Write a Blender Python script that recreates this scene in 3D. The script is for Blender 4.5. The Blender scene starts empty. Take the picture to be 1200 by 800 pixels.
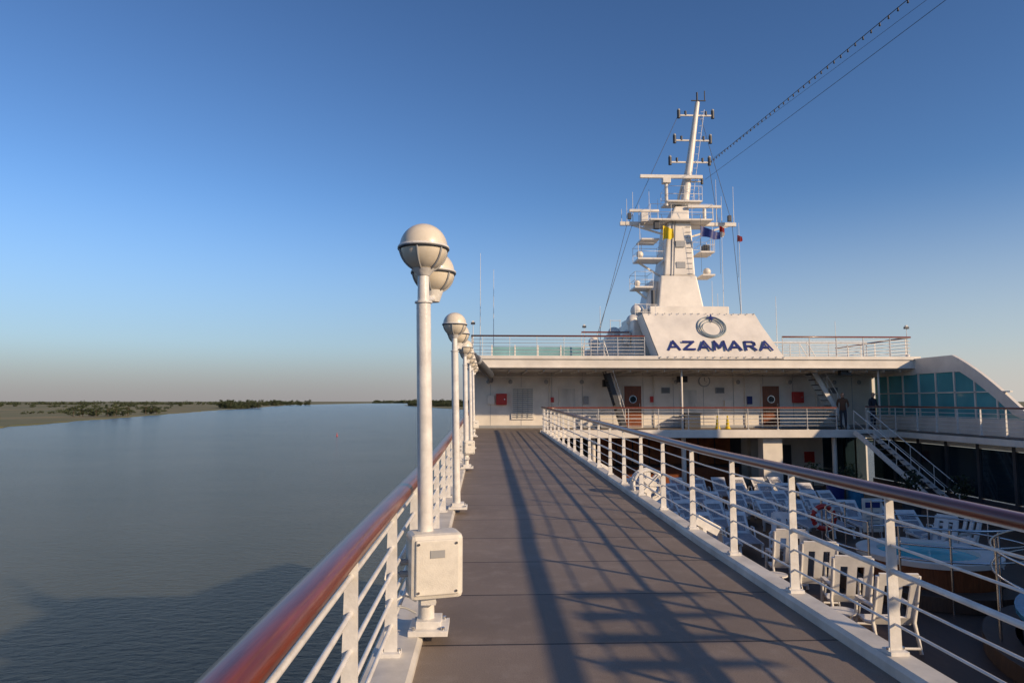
import bpy, math, random
from mathutils import Vector, Matrix
random.seed(7)
V = Vector
sc = bpy.context.scene
col = sc.collection

# ------------------------------------------------------------------ materials
def mat(name, c, rough=0.5, metal=0.0, var=0.12, scale=3.0, bump=0.0, coat=0.0, c2=None, stretch=None, trans=0.0, bscale=None):
    m = bpy.data.materials.new(name); m.use_nodes = True
    nt = m.node_tree; n = nt.nodes; l = nt.links
    b = n['Principled BSDF']
    tc = n.new('ShaderNodeTexCoord'); mp = n.new('ShaderNodeMapping')
    if stretch: mp.inputs['Scale'].default_value = stretch
    l.new(tc.outputs['Object'], mp.inputs['Vector'])
    no = n.new('ShaderNodeTexNoise'); no.inputs['Scale'].default_value = scale; no.inputs['Detail'].default_value = 6
    no.inputs['Roughness'].default_value = .6
    l.new(mp.outputs['Vector'], no.inputs['Vector'])
    r = n.new('ShaderNodeValToRGB')
    r.color_ramp.elements[0].position = .32; r.color_ramp.elements[1].position = .68
    a = c2 if c2 else [x * (1 - var) for x in c]
    r.color_ramp.elements[0].color = (*a[:3], 1)
    r.color_ramp.elements[1].color = (*[min(1, x * (1 + (0 if c2 else var * .4))) for x in c], 1)
    l.new(no.outputs['Fac'], r.inputs['Fac']); l.new(r.outputs['Color'], b.inputs['Base Color'])
    b.inputs['Roughness'].default_value = rough; b.inputs['Metallic'].default_value = metal
    b.inputs['Coat Weight'].default_value = coat; b.inputs['Coat Roughness'].default_value = .12
    b.inputs['Transmission Weight'].default_value = trans
    if bump:
        n2 = n.new('ShaderNodeTexNoise'); n2.inputs['Scale'].default_value = bscale or scale * 8; n2.inputs['Detail'].default_value = 4
        l.new(mp.outputs['Vector'], n2.inputs['Vector'])
        bp = n.new('ShaderNodeBump'); bp.inputs['Strength'].default_value = bump; bp.inputs['Distance'].default_value = .01
        l.new(n2.outputs['Fac'], bp.inputs['Height']); l.new(bp.outputs['Normal'], b.inputs['Normal'])
    return m

WHITE = mat('white_ship_paint', (.77, .72, .64), .38, var=.16, scale=1.1, bump=.12, bscale=9)
WHITE2 = mat('white_rail_paint', (.76, .74, .70), .32, var=.2, scale=9, bump=.15)
DIRTY = mat('weathered_white', (.64, .61, .55), .5, var=.3, scale=2.2, bump=.2, stretch=(1, 1, .25))
BOXM = mat('grey_cabinet_paint', (.70, .67, .60), .45, var=.14, scale=14, bump=.2)
WOOD = mat('varnished_wood', (.23, .042, .012), .34, c2=(.10, .017, .006), scale=7, stretch=(6, .35, 6), coat=.35, bump=.1)
DOORW = mat('door_wood', (.26, .08, .025), .4, c2=(.14, .04, .012), scale=6, stretch=(6, 6, .5), bump=.1)
BLACK = mat('black_paint', (.02, .02, .022), .5)
DARK = mat('dark_grey_paint', (.055, .06, .07), .5)
GREY = mat('grey_paint', (.33, .34, .35), .5)
LETTER = mat('emblem_silver', (.24, .30, .33), .4)
STEEL = mat('stainless_steel', (.6, .6, .6), .22, metal=1, var=.1, scale=6)
RED = mat('red_paint', (.50, .03, .02), .4)
YELL = mat('yellow_cloth', (.75, .55, .02), .7)
NAVY = mat('navy_blue', (.012, .025, .16), .5)
GLOBE = mat('frosted_globe', (.78, .70, .56), .35, var=.2, scale=5, coat=.25)
LCHAIR = mat('lounger_plastic', (.78, .76, .72), .45, var=.14, scale=5, bump=.1)
TOWEL = mat('lounger_mesh_cloth', (.38, .38, .40), .8, var=.3, scale=8)
TEAK = mat('teak_pool_deck', (.10, .06, .038), .6, c2=(.055, .035, .024), scale=4, stretch=(14, .6, 1), bump=.2)
GLASS = mat('tinted_glass', (.09, .36, .40), .08, var=.25, scale=.5, coat=.5)
LGLASS = mat('pale_teal_glass', (.22, .42, .44), .1, var=.25, scale=.8, coat=.4)
DGLASS = mat('dark_window_glass', (.015, .03, .04), .06, var=.2, scale=.5, coat=.5)
TILE = mat('blue_tile', (.05, .25, .42), .25, var=.25, scale=9)
POOLW = mat('pool_water', (.08, .60, .66), .05, var=.25, scale=1.5, bump=.6, bscale=6)
BARW = mat('bar_panel', (.34, .11, .03), .5, var=.5, scale=2)
TRUNK = mat('tree_bark', (.09, .065, .045), .9)
LEAF = mat('tree_foliage', (.055, .07, .025), .8, c2=(.02, .032, .014), scale=.15)
SKIN = mat('skin', (.50, .30, .21), .55)
HAIR = mat('hair', (.04, .025, .018), .7)
CLO1 = mat('dark_jacket', (.03, .035, .05), .85)
CLO2 = mat('brown_jacket', (.14, .07, .04), .85)
TROU = mat('trousers', (.04, .045, .06), .85)

def deck_mat():
    m = bpy.data.materials.new('deck_coating'); m.use_nodes = True
    nt = m.node_tree; n = nt.nodes; l = nt.links; b = n['Principled BSDF']
    tc = n.new('ShaderNodeTexCoord'); sp = n.new('ShaderNodeSeparateXYZ'); l.new(tc.outputs['Object'], sp.inputs[0])
    no = n.new('ShaderNodeTexNoise'); no.inputs['Scale'].default_value = .8; no.inputs['Detail'].default_value = 8
    no.inputs['Roughness'].default_value = .65; l.new(tc.outputs['Object'], no.inputs['Vector'])
    r = n.new('ShaderNodeValToRGB'); r.color_ramp.elements[0].position = .3; r.color_ramp.elements[1].position = .7
    r.color_ramp.elements[0].color = (.170, .134, .105, 1); r.color_ramp.elements[1].color = (.235, .19, .155, 1)
    l.new(no.outputs['Fac'], r.inputs['Fac'])
    fn = n.new('ShaderNodeTexNoise'); fn.inputs['Scale'].default_value = 120; fn.inputs['Detail'].default_value = 2
    l.new(tc.outputs['Object'], fn.inputs['Vector'])
    mx0 = n.new('ShaderNodeMix'); mx0.data_type = 'RGBA'; mx0.blend_type = 'OVERLAY'; mx0.inputs['Factor'].default_value = .5
    l.new(r.outputs['Color'], mx0.inputs['A']); l.new(fn.outputs['Fac'], mx0.inputs['B'])
    sn = n.new('ShaderNodeTexNoise'); sn.inputs['Scale'].default_value = 3.2; sn.inputs['Detail'].default_value = 10; sn.inputs['Roughness'].default_value = .75
    l.new(tc.outputs['Object'], sn.inputs['Vector'])
    sr = n.new('ShaderNodeMapRange'); sr.inputs['From Min'].default_value = .52; sr.inputs['From Max'].default_value = .68; sr.inputs['To Max'].default_value = .5
    l.new(sn.outputs['Fac'], sr.inputs['Value'])
    mxs = n.new('ShaderNodeMix'); mxs.data_type = 'RGBA'; l.new(sr.outputs['Result'], mxs.inputs['Factor'])
    l.new(mx0.outputs['Result'], mxs.inputs['A']); mxs.inputs['B'].default_value = (.28, .24, .205, 1)
    dv = n.new('ShaderNodeMath'); dv.operation = 'DIVIDE'; dv.inputs[1].default_value = 1.2; l.new(sp.outputs['Y'], dv.inputs[0])
    fl = n.new('ShaderNodeMath'); fl.operation = 'FLOOR'; l.new(dv.outputs[0], fl.inputs[0])
    wn = n.new('ShaderNodeTexWhiteNoise'); wn.noise_dimensions = '1D'; l.new(fl.outputs[0], wn.inputs['W'])
    mr = n.new('ShaderNodeMapRange'); mr.inputs['To Min'].default_value = .90; mr.inputs['To Max'].default_value = 1.07
    l.new(wn.outputs['Value'], mr.inputs['Value'])
    mul = n.new('ShaderNodeVectorMath'); mul.operation = 'SCALE'
    l.new(mxs.outputs['Result'], mul.inputs[0]); l.new(mr.outputs['Result'], mul.inputs['Scale'])
    fr = n.new('ShaderNodeMath'); fr.operation = 'FRACT'; l.new(dv.outputs[0], fr.inputs[0])
    lt = n.new('ShaderNodeMath'); lt.operation = 'LESS_THAN'; lt.inputs[1].default_value = .02; l.new(fr.outputs[0], lt.inputs[0])
    mx = n.new('ShaderNodeMix'); mx.data_type = 'RGBA'; l.new(lt.outputs[0], mx.inputs['Factor'])
    l.new(mul.outputs[0], mx.inputs['A']); mx.inputs['B'].default_value = (.035, .027, .024, 1)
    l.new(mx.outputs['Result'], b.inputs['Base Color'])
    b.inputs['Roughness'].default_value = .6
    bp = n.new('ShaderNodeBump'); bp.inputs['Strength'].default_value = .35; bp.inputs['Distance'].default_value = .004
    l.new(fn.outputs['Fac'], bp.inputs['Height']); l.new(bp.outputs['Normal'], b.inputs['Normal'])
    return m
DECK = deck_mat()

def water_mat():
    m = bpy.data.materials.new('river_water'); m.use_nodes = True
    nt = m.node_tree; n = nt.nodes; l = nt.links; b = n['Principled BSDF']
    tc = n.new('ShaderNodeTexCoord')
    mp = n.new('ShaderNodeMapping'); mp.inputs['Scale'].default_value = (1, 1.8, 1); mp.inputs['Rotation'].default_value = (0, 0, .5)
    l.new(tc.outputs['Object'], mp.inputs['Vector'])
    big = n.new('ShaderNodeTexNoise'); big.inputs['Scale'].default_value = .012; big.inputs['Detail'].default_value = 7; big.inputs['Roughness'].default_value = .65
    l.new(mp.outputs['Vector'], big.inputs['Vector'])
    r = n.new('ShaderNodeValToRGB'); r.color_ramp.elements[0].position = .35; r.color_ramp.elements[1].position = .65
    r.color_ramp.elements[0].color = (.074, .084, .076, 1); r.color_ramp.elements[1].color = (.098, .106, .094, 1)
    l.new(big.outputs['Fac'], r.inputs['Fac']); l.new(r.outputs['Color'], b.inputs['Base Color'])
    b.inputs['Roughness'].default_value = .16; b.inputs['IOR'].default_value = 1.27
    a = n.new('ShaderNodeTexNoise'); a.inputs['Scale'].default_value = .55; a.inputs['Detail'].default_value = 7; a.inputs['Roughness'].default_value = .62
    l.new(mp.outputs['Vector'], a.inputs['Vector'])
    bp = n.new('ShaderNodeBump'); bp.inputs['Strength'].default_value = 1.0; bp.inputs['Distance'].default_value = 1.0
    l.new(a.outputs['Fac'], bp.inputs['Height']); l.new(bp.outputs['Normal'], b.inputs['Normal'])
    return m
WATER = water_mat()
LAND = mat('marsh_grass', (.23, .18, .075), .95, c2=(.085, .105, .038), scale=.006, stretch=(1, .5, 1))

# ------------------------------------------------------------------ mesh builder
class B:
    def __init__(s): s.v = []; s.f = []; s.m = []; s.sm = []; s.mats = []
    def add(s, vs, fs, mt, smooth=False):
        if mt not in s.mats: s.mats.append(mt)
        k = s.mats.index(mt); o = len(s.v); s.v += [tuple(p) for p in vs]
        for f in fs:
            s.f.append([i + o for i in f]); s.m.append(k); s.sm.append(smooth)
    def box(s, c, d, mt, rot=None):
        c = V(c); h = V(d) / 2
        vs = []
        for z in (-1, 1):
            for y in (-1, 1):
                for x in (-1, 1):
                    p = V((x * h.x, y * h.y, z * h.z))
                    if rot is not None: p = rot @ p
                    vs.append(c + p)
        s.add(vs, [(0, 2, 3, 1), (4, 5, 7, 6), (0, 1, 5, 4), (2, 6, 7, 3), (0, 4, 6, 2), (1, 3, 7, 5)], mt)
    def bb(s, x0, x1, y0, y1, z0, z1, mt):
        s.box(((x0 + x1) / 2, (y0 + y1) / 2, (z0 + z1) / 2), (x1 - x0, y1 - y0, z1 - z0), mt)
    def beam(s, p0, p1, w, h, mt):
        p0 = V(p0); p1 = V(p1); d = p1 - p0; L = d.length; d.normalize()
        up = V((0, 0, 1)) if abs(d.z) < .98 else V((0, 1, 0))
        sd = d.cross(up).normalized(); up = sd.cross(d)
        R = Matrix((sd, d, up)).transposed()
        s.box((p0 + p1) / 2, (w, L, h), mt, R)
    def cyl(s, p0, p1, r0, mt, r1=None, n=12, caps=True):
        p0 = V(p0); p1 = V(p1); r1 = r0 if r1 is None else r1
        d = (p1 - p0).normalized(); up = V((0, 0, 1)) if abs(d.z) < .98 else V((0, 1, 0))
        a = d.cross(up).normalized(); b = a.cross(d)
        vs = []
        for p, r in ((p0, r0), (p1, r1)):
            for i in range(n):
                t = 2 * math.pi * i / n; vs.append(p + (a * math.cos(t) + b * math.sin(t)) * r)
        s.add(vs, [(i, (i + 1) % n, n + (i + 1) % n, n + i) for i in range(n)], mt, True)
        if caps:
            s.add(vs, [tuple(range(n))[::-1], tuple(range(n, 2 * n))], mt)
    def sphere(s, c, r, mt, nu=24, nv=14, sc=(1, 1, 1)):
        c = V(c); vs = []; fs = []
        for j in range(nv + 1):
            ph = math.pi * j / nv
            for i in range(nu):
                t = 2 * math.pi * i / nu
                vs.append(c + V((math.sin(ph) * math.cos(t) * r * sc[0], math.sin(ph) * math.sin(t) * r * sc[1], math.cos(ph) * r * sc[2])))
        for j in range(nv):
            for i in range(nu):
                fs.append((j * nu + i, (j + 1) * nu + i, (j + 1) * nu + (i + 1) % nu, j * nu + (i + 1) % nu))
        s.add(vs, fs, mt, True)
    def tube(s, path, r, mt, n=8, closed=False):
        prof = [(math.cos(2 * math.pi * i / n) * r, math.sin(2 * math.pi * i / n) * r) for i in range(n)]
        s.sweep(prof, path, mt, closed)
    def sweep(s, prof, path, mt, closed=False, smooth=True):
        path = [V(p) for p in path]; N = len(path); n = len(prof); vs = []
        for k, p in enumerate(path):
            if closed: d = path[(k + 1) % N] - path[k - 1]
            else: d = path[min(k + 1, N - 1)] - path[max(k - 1, 0)]
            d.normalize(); up = V((0, 0, 1)) if abs(d.z) < .95 else V((0, 1, 0))
            sd = d.cross(up).normalized(); u = sd.cross(d)
            for a, b in prof: vs.append(p + sd * a + u * b)
        fs = []
        for k in range(N if closed else N - 1):
            k2 = (k + 1) % N
            for i in range(n): fs.append((k * n + i, k * n + (i + 1) % n, k2 * n + (i + 1) % n, k2 * n + i))
        s.add(vs, fs, mt, smooth)
        if not closed: s.add(vs, [tuple(range(n))[::-1], tuple(range((N - 1) * n, N * n))], mt)
    def ring(s, c, R, r, mt, axis='Z', n=28, m=8, a0=0, a1=2 * math.pi):
        pts = []; full = abs(a1 - a0 - 2 * math.pi) < 1e-4
        for i in range(n + (0 if full else 1)):
            t = a0 + (a1 - a0) * i / n; x, y = math.cos(t) * R, math.sin(t) * R
            o = {'Z': (x, y, 0), 'Y': (x, 0, y), 'X': (0, x, y)}[axis]
            pts.append(V(c) + V(o))
        s.tube(pts, r, mt, m, full)
    def prism(s, pts, ext, mt):
        n = len(pts); e = V(ext); vs = [V(p) for p in pts] + [V(p) + e for p in pts]
        s.add(vs, [tuple(range(n))[::-1], tuple(range(n, 2 * n))] + [(i, (i + 1) % n, n + (i + 1) % n, n + i) for i in range(n)], mt)
    def obj(s, name, parent=None, bevel=0, loc=None, mesh_only=False):
        me = bpy.data.meshes.new(name); me.from_pydata(s.v, [], s.f)
        for m in s.mats: me.materials.append(m)
        me.polygons.foreach_set('material_index', s.m); me.polygons.foreach_set('use_smooth', s.sm)
        import bmesh
        bm = bmesh.new(); bm.from_mesh(me); bmesh.ops.recalc_face_normals(bm, faces=bm.faces); bm.to_mesh(me); bm.free()
        if mesh_only: return me
        o = bpy.data.objects.new(name, me); col.objects.link(o)
        if parent: o.parent = parent
        if loc: o.location = loc
        if bevel:
            md = o.modifiers.new('bevel', 'BEVEL'); md.width = bevel; md.segments = 2; md.limit_method = 'ANGLE'; md.angle_limit = math.radians(50)
        return o
def empty(name, loc=(0, 0, 0)):
    e = bpy.data.objects.new(name, None); e.location = loc; col.objects.link(e); return e
def inst(name, me, loc, rz=0, s=1.0):
    o = bpy.data.objects.new(name, me); o.location = loc; o.rotation_euler = (0, 0, rz); o.scale = (s, s, s); col.objects.link(o); return o

def zd(y): return .30 * min(1, max(0, (y - 8) / 22))

# ------------------------------------------------------------------ camera, world, sun
cam = bpy.data.cameras.new('camera'); co = bpy.data.objects.new('camera', cam); col.objects.link(co)
cam.lens = 24; cam.sensor_width = 36; cam.clip_start = .05; cam.clip_end = 100000
co.location = (0, 0, 1.65); co.rotation_euler = (math.radians(95), 0, math.radians(-2.3)); sc.camera = co
S = V((1.9, -1.6, 1.0)); elev = math.atan2(S.z, math.hypot(S.x, S.y))
sun = bpy.data.lights.new('sun', 'SUN'); sun.energy = 4.6; sun.angle = math.radians(1.0); sun.color = (1, .74, .47)
so = bpy.data.objects.new('sun', sun); col.objects.link(so); so.rotation_euler = S.to_track_quat('Z', 'Y').to_euler(); so.location = (60, -60, 50)
w = bpy.data.worlds.new('World'); sc.world = w; w.use_nodes = True
wn_ = w.node_tree.nodes; wl = w.node_tree.links
sky = wn_.new('ShaderNodeTexSky'); sky.sky_type = 'NISHITA'; sky.sun_disc = False
sky.sun_elevation = elev; sky.sun_rotation = math.atan2(S.x, S.y); sky.air_density = 1.0; sky.dust_density = .25; sky.ozone_density = 4.0
bg = wn_['Background']; bg.inputs['Strength'].default_value = .085
gm = wn_.new('ShaderNodeGamma'); gm.inputs['Gamma'].default_value = 1.3; wl.new(sky.outputs[0], gm.inputs['Color'])
# low haze over the river delta: depends on elevation, brighter towards the sun's side
wt = wn_.new('ShaderNodeTexCoord'); ws = wn_.new('ShaderNodeSeparateXYZ'); wl.new(wt.outputs['Generated'], ws.inputs[0])
def rng(sock, a, b_, c, d):
    r = wn_.new('ShaderNodeMapRange'); r.interpolation_type = 'SMOOTHSTEP'
    for k, v in zip(('From Min', 'From Max', 'To Min', 'To Max'), (a, b_, c, d)): r.inputs[k].default_value = v
    wl.new(sock, r.inputs['Value']); return r.outputs['Result']
def wmix(f, A, Bc):
    m = wn_.new('ShaderNodeMix'); m.data_type = 'RGBA'; wl.new(f, m.inputs['Factor'])
    for k, v in (('A', A), ('B', Bc)):
        if isinstance(v, tuple): m.inputs[k].default_value = v
        else: wl.new(v, m.inputs[k])
    return m.outputs['Result']
hz = wmix(rng(ws.outputs['X'], -.3, .75, 0, 1), (3.5, 3.95, 4.8, 1), (6.3, 6.5, 6.7, 1))
c1 = wmix(rng(ws.outputs['Z'], -.02, .30, .82, 0), gm.outputs['Color'], hz)
hz2 = wmix(rng(ws.outputs['X'], -.3, .75, 0, 1), (3.7, 3.35, 3.35, 1), (7.0, 6.4, 5.8, 1))
c2_ = wmix(rng(ws.outputs['Z'], -.01, .085, .78, 0), c1, hz2)
wl.new(c2_, bg.inputs[0])
sc.view_settings.view_transform = 'Standard'; sc.view_settings.look = 'None'; sc.view_settings.exposure = 0

# ------------------------------------------------------------------ water & land
ZW = -25
b = B(); b.add([(-60000, -20000, ZW), (60000, -20000, ZW), (60000, 70000, ZW), (-60000, 70000, ZW)], [(0, 1, 2, 3)], WATER); b.obj('river_water')
def wiggle(pts, amp):
    out = []
    for a, c in zip(pts[:-1], pts[1:]):
        n = 14
        for i in range(n):
            t = i / n; x = a[0] + (c[0] - a[0]) * t; y = a[1] + (c[1] - a[1]) * t
            out.append((x + (random.uniform(-1, 1) * amp if i else 0), y))
    out.append(pts[-1]); return out
lb = wiggle([(-400, -3000), (-420, 250), (-475, 640), (-600, 1180), (-760, 1900), (-980, 3000), (-1400, 5000), (-1500, 9000)], 9)
b = B(); b.prism([(x, y, ZW - 1) for x, y in lb] + [(3000, 9000, ZW - 1), (30000, 9000, ZW - 1), (30000, 60000, ZW - 1), (-60000, 60000, ZW - 1), (-60000, -3000, ZW - 1)], (0, 0, 2.0), LAND)
b.obj('river_bank_ground')
rb = wiggle([(-450, 8800), (-540, 4600), (-260, 3000), (50, 1800), (250, 600), (260, -3000)], 8)
b = B(); b.prism([(x, y, ZW - 1) for x, y in rb] + [(30000, -3000, ZW - 1), (30000, 8800, ZW - 1)], (0, 0, 2.0), LAND)
b.obj('river_bank_ground')

def tree(b, x, y, h, wd, ls=1.0, ncl=9, nlf=30):
    z0 = ZW + .8
    b.cyl((x, y, z0), (x + random.uniform(-.5, .5), y, z0 + h * .6), h * .03, TRUNK, h * .012, 6)
    for k in range(3):
        a = random.uniform(0, 6.28); b.cyl((x, y, z0 + h * .3), (x + math.cos(a) * wd * .3, y + math.sin(a) * wd * .3, z0 + h * .7), h * .012, TRUNK, h * .005, 5)
    cl = [(random.uniform(-.38, .38) * wd, random.uniform(-.35, .35) * wd, h * random.uniform(.15, .82), random.uniform(.18, .3) * wd) for _ in range(ncl)]
    for c in cl:
        for _ in range(nlf):
            d = V((random.gauss(0, 1), random.gauss(0, 1), random.gauss(0, 1))).normalized() * c[3] * random.uniform(.3, 1.15)
            p = V((x + c[0], y + c[1], z0 + c[2])) + V((d.x, d.y, d.z * .6)); s = random.uniform(.6, 1.3) * ls
            if p.z < z0: p.z = z0 + .5
            a = V((random.gauss(0, 1), random.gauss(0, 1), random.gauss(0, 1))).normalized() * s
            e = a.cross(V((random.gauss(0, 1), random.gauss(0, 1), random.gauss(0, 1)))).normalized() * s
            b.add([p - a, p + e, p + a, p - e], [(0, 1, 2, 3)], LEAF)
b = B()
for _ in range(14): tree(b, random.uniform(-680, -610), random.uniform(1160, 1240), random.uniform(13, 27), random.uniform(11, 18))
for _ in range(7): tree(b, random.uniform(-690, -655), random.uniform(1380, 1440), random.uniform(13, 26), random.uniform(10, 17))
for _ in range(66): 
    t = random.random(); tree(b, -1010 + 165 * t + random.uniform(-8, 8), 2650 - 250 * t + random.uniform(-40, 250), random.uniform(14, 38), random.uniform(16, 32), 1.6)
for _ in range(40):
    t = random.random(); tree(b, -1500 - 1500 * t, 2900 + 800 * random.random(), random.uniform(7, 16), random.uniform(14, 34), 1.5)
for _ in range(34): tree(b, random.uniform(-1380, -1120), random.uniform(4000, 4600), random.uniform(18, 40), random.uniform(20, 40), 2)
for _ in range(150): tree(b, random.uniform(-4700, -1500), random.uniform(5200, 6000), random.uniform(10, 26), random.uniform(40, 90), 4, 6, 14)
for _ in range(60):
    yy = random.uniform(1400, 2700); tree(b, -(yy * .36 + 165) - random.uniform(5, 260), yy, random.uniform(3, 9), random.uniform(8, 20), 1.3, 5, 12)
b.obj('distant_trees')
b = B()
for _ in range(60):
    t = random.random(); tree(b, -430 + 330 * t, 3900 - 800 * t + random.uniform(0, 300), random.uniform(18, 42), random.uniform(28, 48), 2)
b.obj('distant_trees')
b = B()
for _ in range(90):
    tree(b, random.uniform(-1500, 200), random.uniform(9050, 9500), random.uniform(15, 45), random.uniform(60, 130), 5)
b.obj('distant_trees')
b = B(); q = (-113, 533); b.cyl((*q, ZW - .5), (*q, ZW + 1.0), .8, RED, .5, 12); b.cyl((*q, ZW + 1.0), (*q, ZW + 2.2), .2, RED, .1, 8); b.sphere((*q, ZW + 2.3), .3, RED, 10, 6); b.obj('navigation_buoy')

# ------------------------------------------------------------------ hull
b = B()
plan = [(-.72, -70), (20.25, -70), (20.25, 46), (18, 62), (14, 74), (9.75, 82), (5.5, 74), (1.5, 62), (-.72, 46)]
b.prism([(x, y, ZW - 2) for x, y in plan], (0, 0, -ZW + 2 - 2.76), WHITE)
b.bb(-.74, -.64, -40, 34.5, -2.76, -.14, WHITE)
b.bb(20.0, 20.2, -40, 22, -2.76, .3, WHITE)
b.obj('ship_hull')
b = B(); b.bb(-.64, 20, -12, 36, -2.78, -2.7, TEAK); b.obj('pool_deck')

b = B(); ys = [-8 + i * 1.0 for i in range(43)]; ys[-1] = 34.5
for a, c in zip(ys[:-1], ys[1:]):
    za, zc = zd(a), zd(c)
    b.add([(-.42, a, za), (2.46, a, za), (2.46, c, zc), (-.42, c, zc)], [(0, 1, 2, 3)], DECK)
    b.add([(-.72, a, za - .16), (2.62, a, za - .16), (2.62, c, zc - .16), (-.72, c, zc - .16)], [(3, 2, 1, 0)], WHITE)
o = b.obj('walkway_deck')
b = B()
pth = [(0, y, zd(y)) for y in ys]
b.sweep([(-.72, -.17), (-.42, -.17), (-.42, .035), (-.445, .06), (-.70, .06), (-.72, .035)], pth, DIRTY, smooth=False)
pth2 = [p for p in pth if p[1] <= 30.2] 
b.sweep([(2.46, -.17), (2.66, -.17), (2.66, .06), (2.64, .09), (2.48, .09), (2.46, .06)], pth2, DIRTY, smooth=False)
b.sweep([(2.67, -.42), (3.02, -.42), (3.02, -.24), (2.67, -.18)], pth2, DIRTY, smooth=False)
b.obj('walkway_kerb')

HP = [(-.062, -.012), (-.062, .016), (-.048, .034), (-.022, .044), (.022, .044), (.048, .034), (.062, .016), (.062, -.012), (.046, -.022), (-.046, -.022)]
def railing(name, path, h=1.1, heights=(.18, .34, .50, .66, .82), sp=1.36, pw=.075, rr=.0105, wood=True, parent=None, thick=None, foot=.09, handmat=None, hscale=1.0):
    path = [V(p) for p in path]; b = B()
    cum = [0]
    for a, c in zip(path[:-1], path[1:]): cum.append(cum[-1] + (c - a).length)
    L = cum[-1]; n = max(1, round(L / sp))
    for k in range(n + 1):
        s = L * k / n
        i = 0
        while i < len(path) - 2 and cum[i + 1] < s: i += 1
        t = (s - cum[i]) / max(1e-6, cum[i + 1] - cum[i]); p = path[i].lerp(path[i + 1], t); d = (path[i + 1] - path[i]); d.z = 0; d.normalize()
        sd = d.cross(V((0, 0, 1)))
        R = Matrix((sd, d, V((0, 0, 1)))).transposed()
        w0, w1, th = pw * .56, pw * .36, .009
        vs = [p + sd * sx * (w0 if z == 0 else w1) + d * dy * th + V((0, 0, z)) for z in (0, h - .03) for dy in (-1, 1) for sx in (-1, 1)]
        b.add(vs, [(0, 2, 3, 1), (4, 5, 7, 6), (0, 1, 5, 4), (2, 6, 7, 3), (0, 4, 6, 2), (1, 3, 7, 5)], WHITE2)
        b.box(p + V((0, 0, .012)), (pw * 1.7, .10, .024), WHITE2, R)
        for sx in (-1, 1):
            b.cyl(p + sd * sx * pw * .7 + V((0, 0, .024)), p + sd * sx * pw * .7 + V((0, 0, .04)), .011, STEEL, n=6)
    for j, z in enumerate(heights):
        r = rr if thick is None or j != thick else rr * 2.2
        b.tube([p + V((0, 0, z)) for p in path], r, WHITE2, 8)
    b.sweep([(-.03, -.008), (.03, -.008), (.03, .008), (-.03, .008)], [p + V((0, 0, h - .03)) for p in path], WHITE2, smooth=False)
    b.sweep([(x * hscale, z * hscale) for x, z in HP], [p + V((0, 0, h)) for p in path], handmat or (WOOD if wood else WHITE2))
    return b.obj(name, parent)

def ypath(x, y0, y1, dz=.06):
    n = int(abs(y1 - y0) / 1.2) + 1
    return [V((x, y0 + (y1 - y0) * i / n, zd(y0 + (y1 - y0) * i / n) + dz)) for i in range(n + 1)]
railing('ship_railing', ypath(-.585, -2.3, 34.3), h=.94, sp=1.36, hscale=1.05, rr=.013)
arc = [V((2.56 + .8 * (1 - math.cos(t)), 30.2 + .8 * math.sin(t), .36)) for t in [math.pi / 2 * i / 6 for i in range(1, 7)]]
path = ypath(2.56, -2.6, 30.2, .09) + arc + [V((x, 31.0, .36)) for x in (6, 10, 14, 16.2)]
railing('ship_railing', path, h=.985, thick=2, rr=.0088, pw=.068)
arc = [V((18.1 + .9 * math.sin(t), 31.0 - .9 * (1 - math.cos(t)), .36)) for t in [math.pi / 2 * i / 6 for i in range(0, 7)]]
railing('ship_railing', [V((17.6, 31, .36))] + arc + [V((19.0, 23, .36))], h=1.03)

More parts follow.
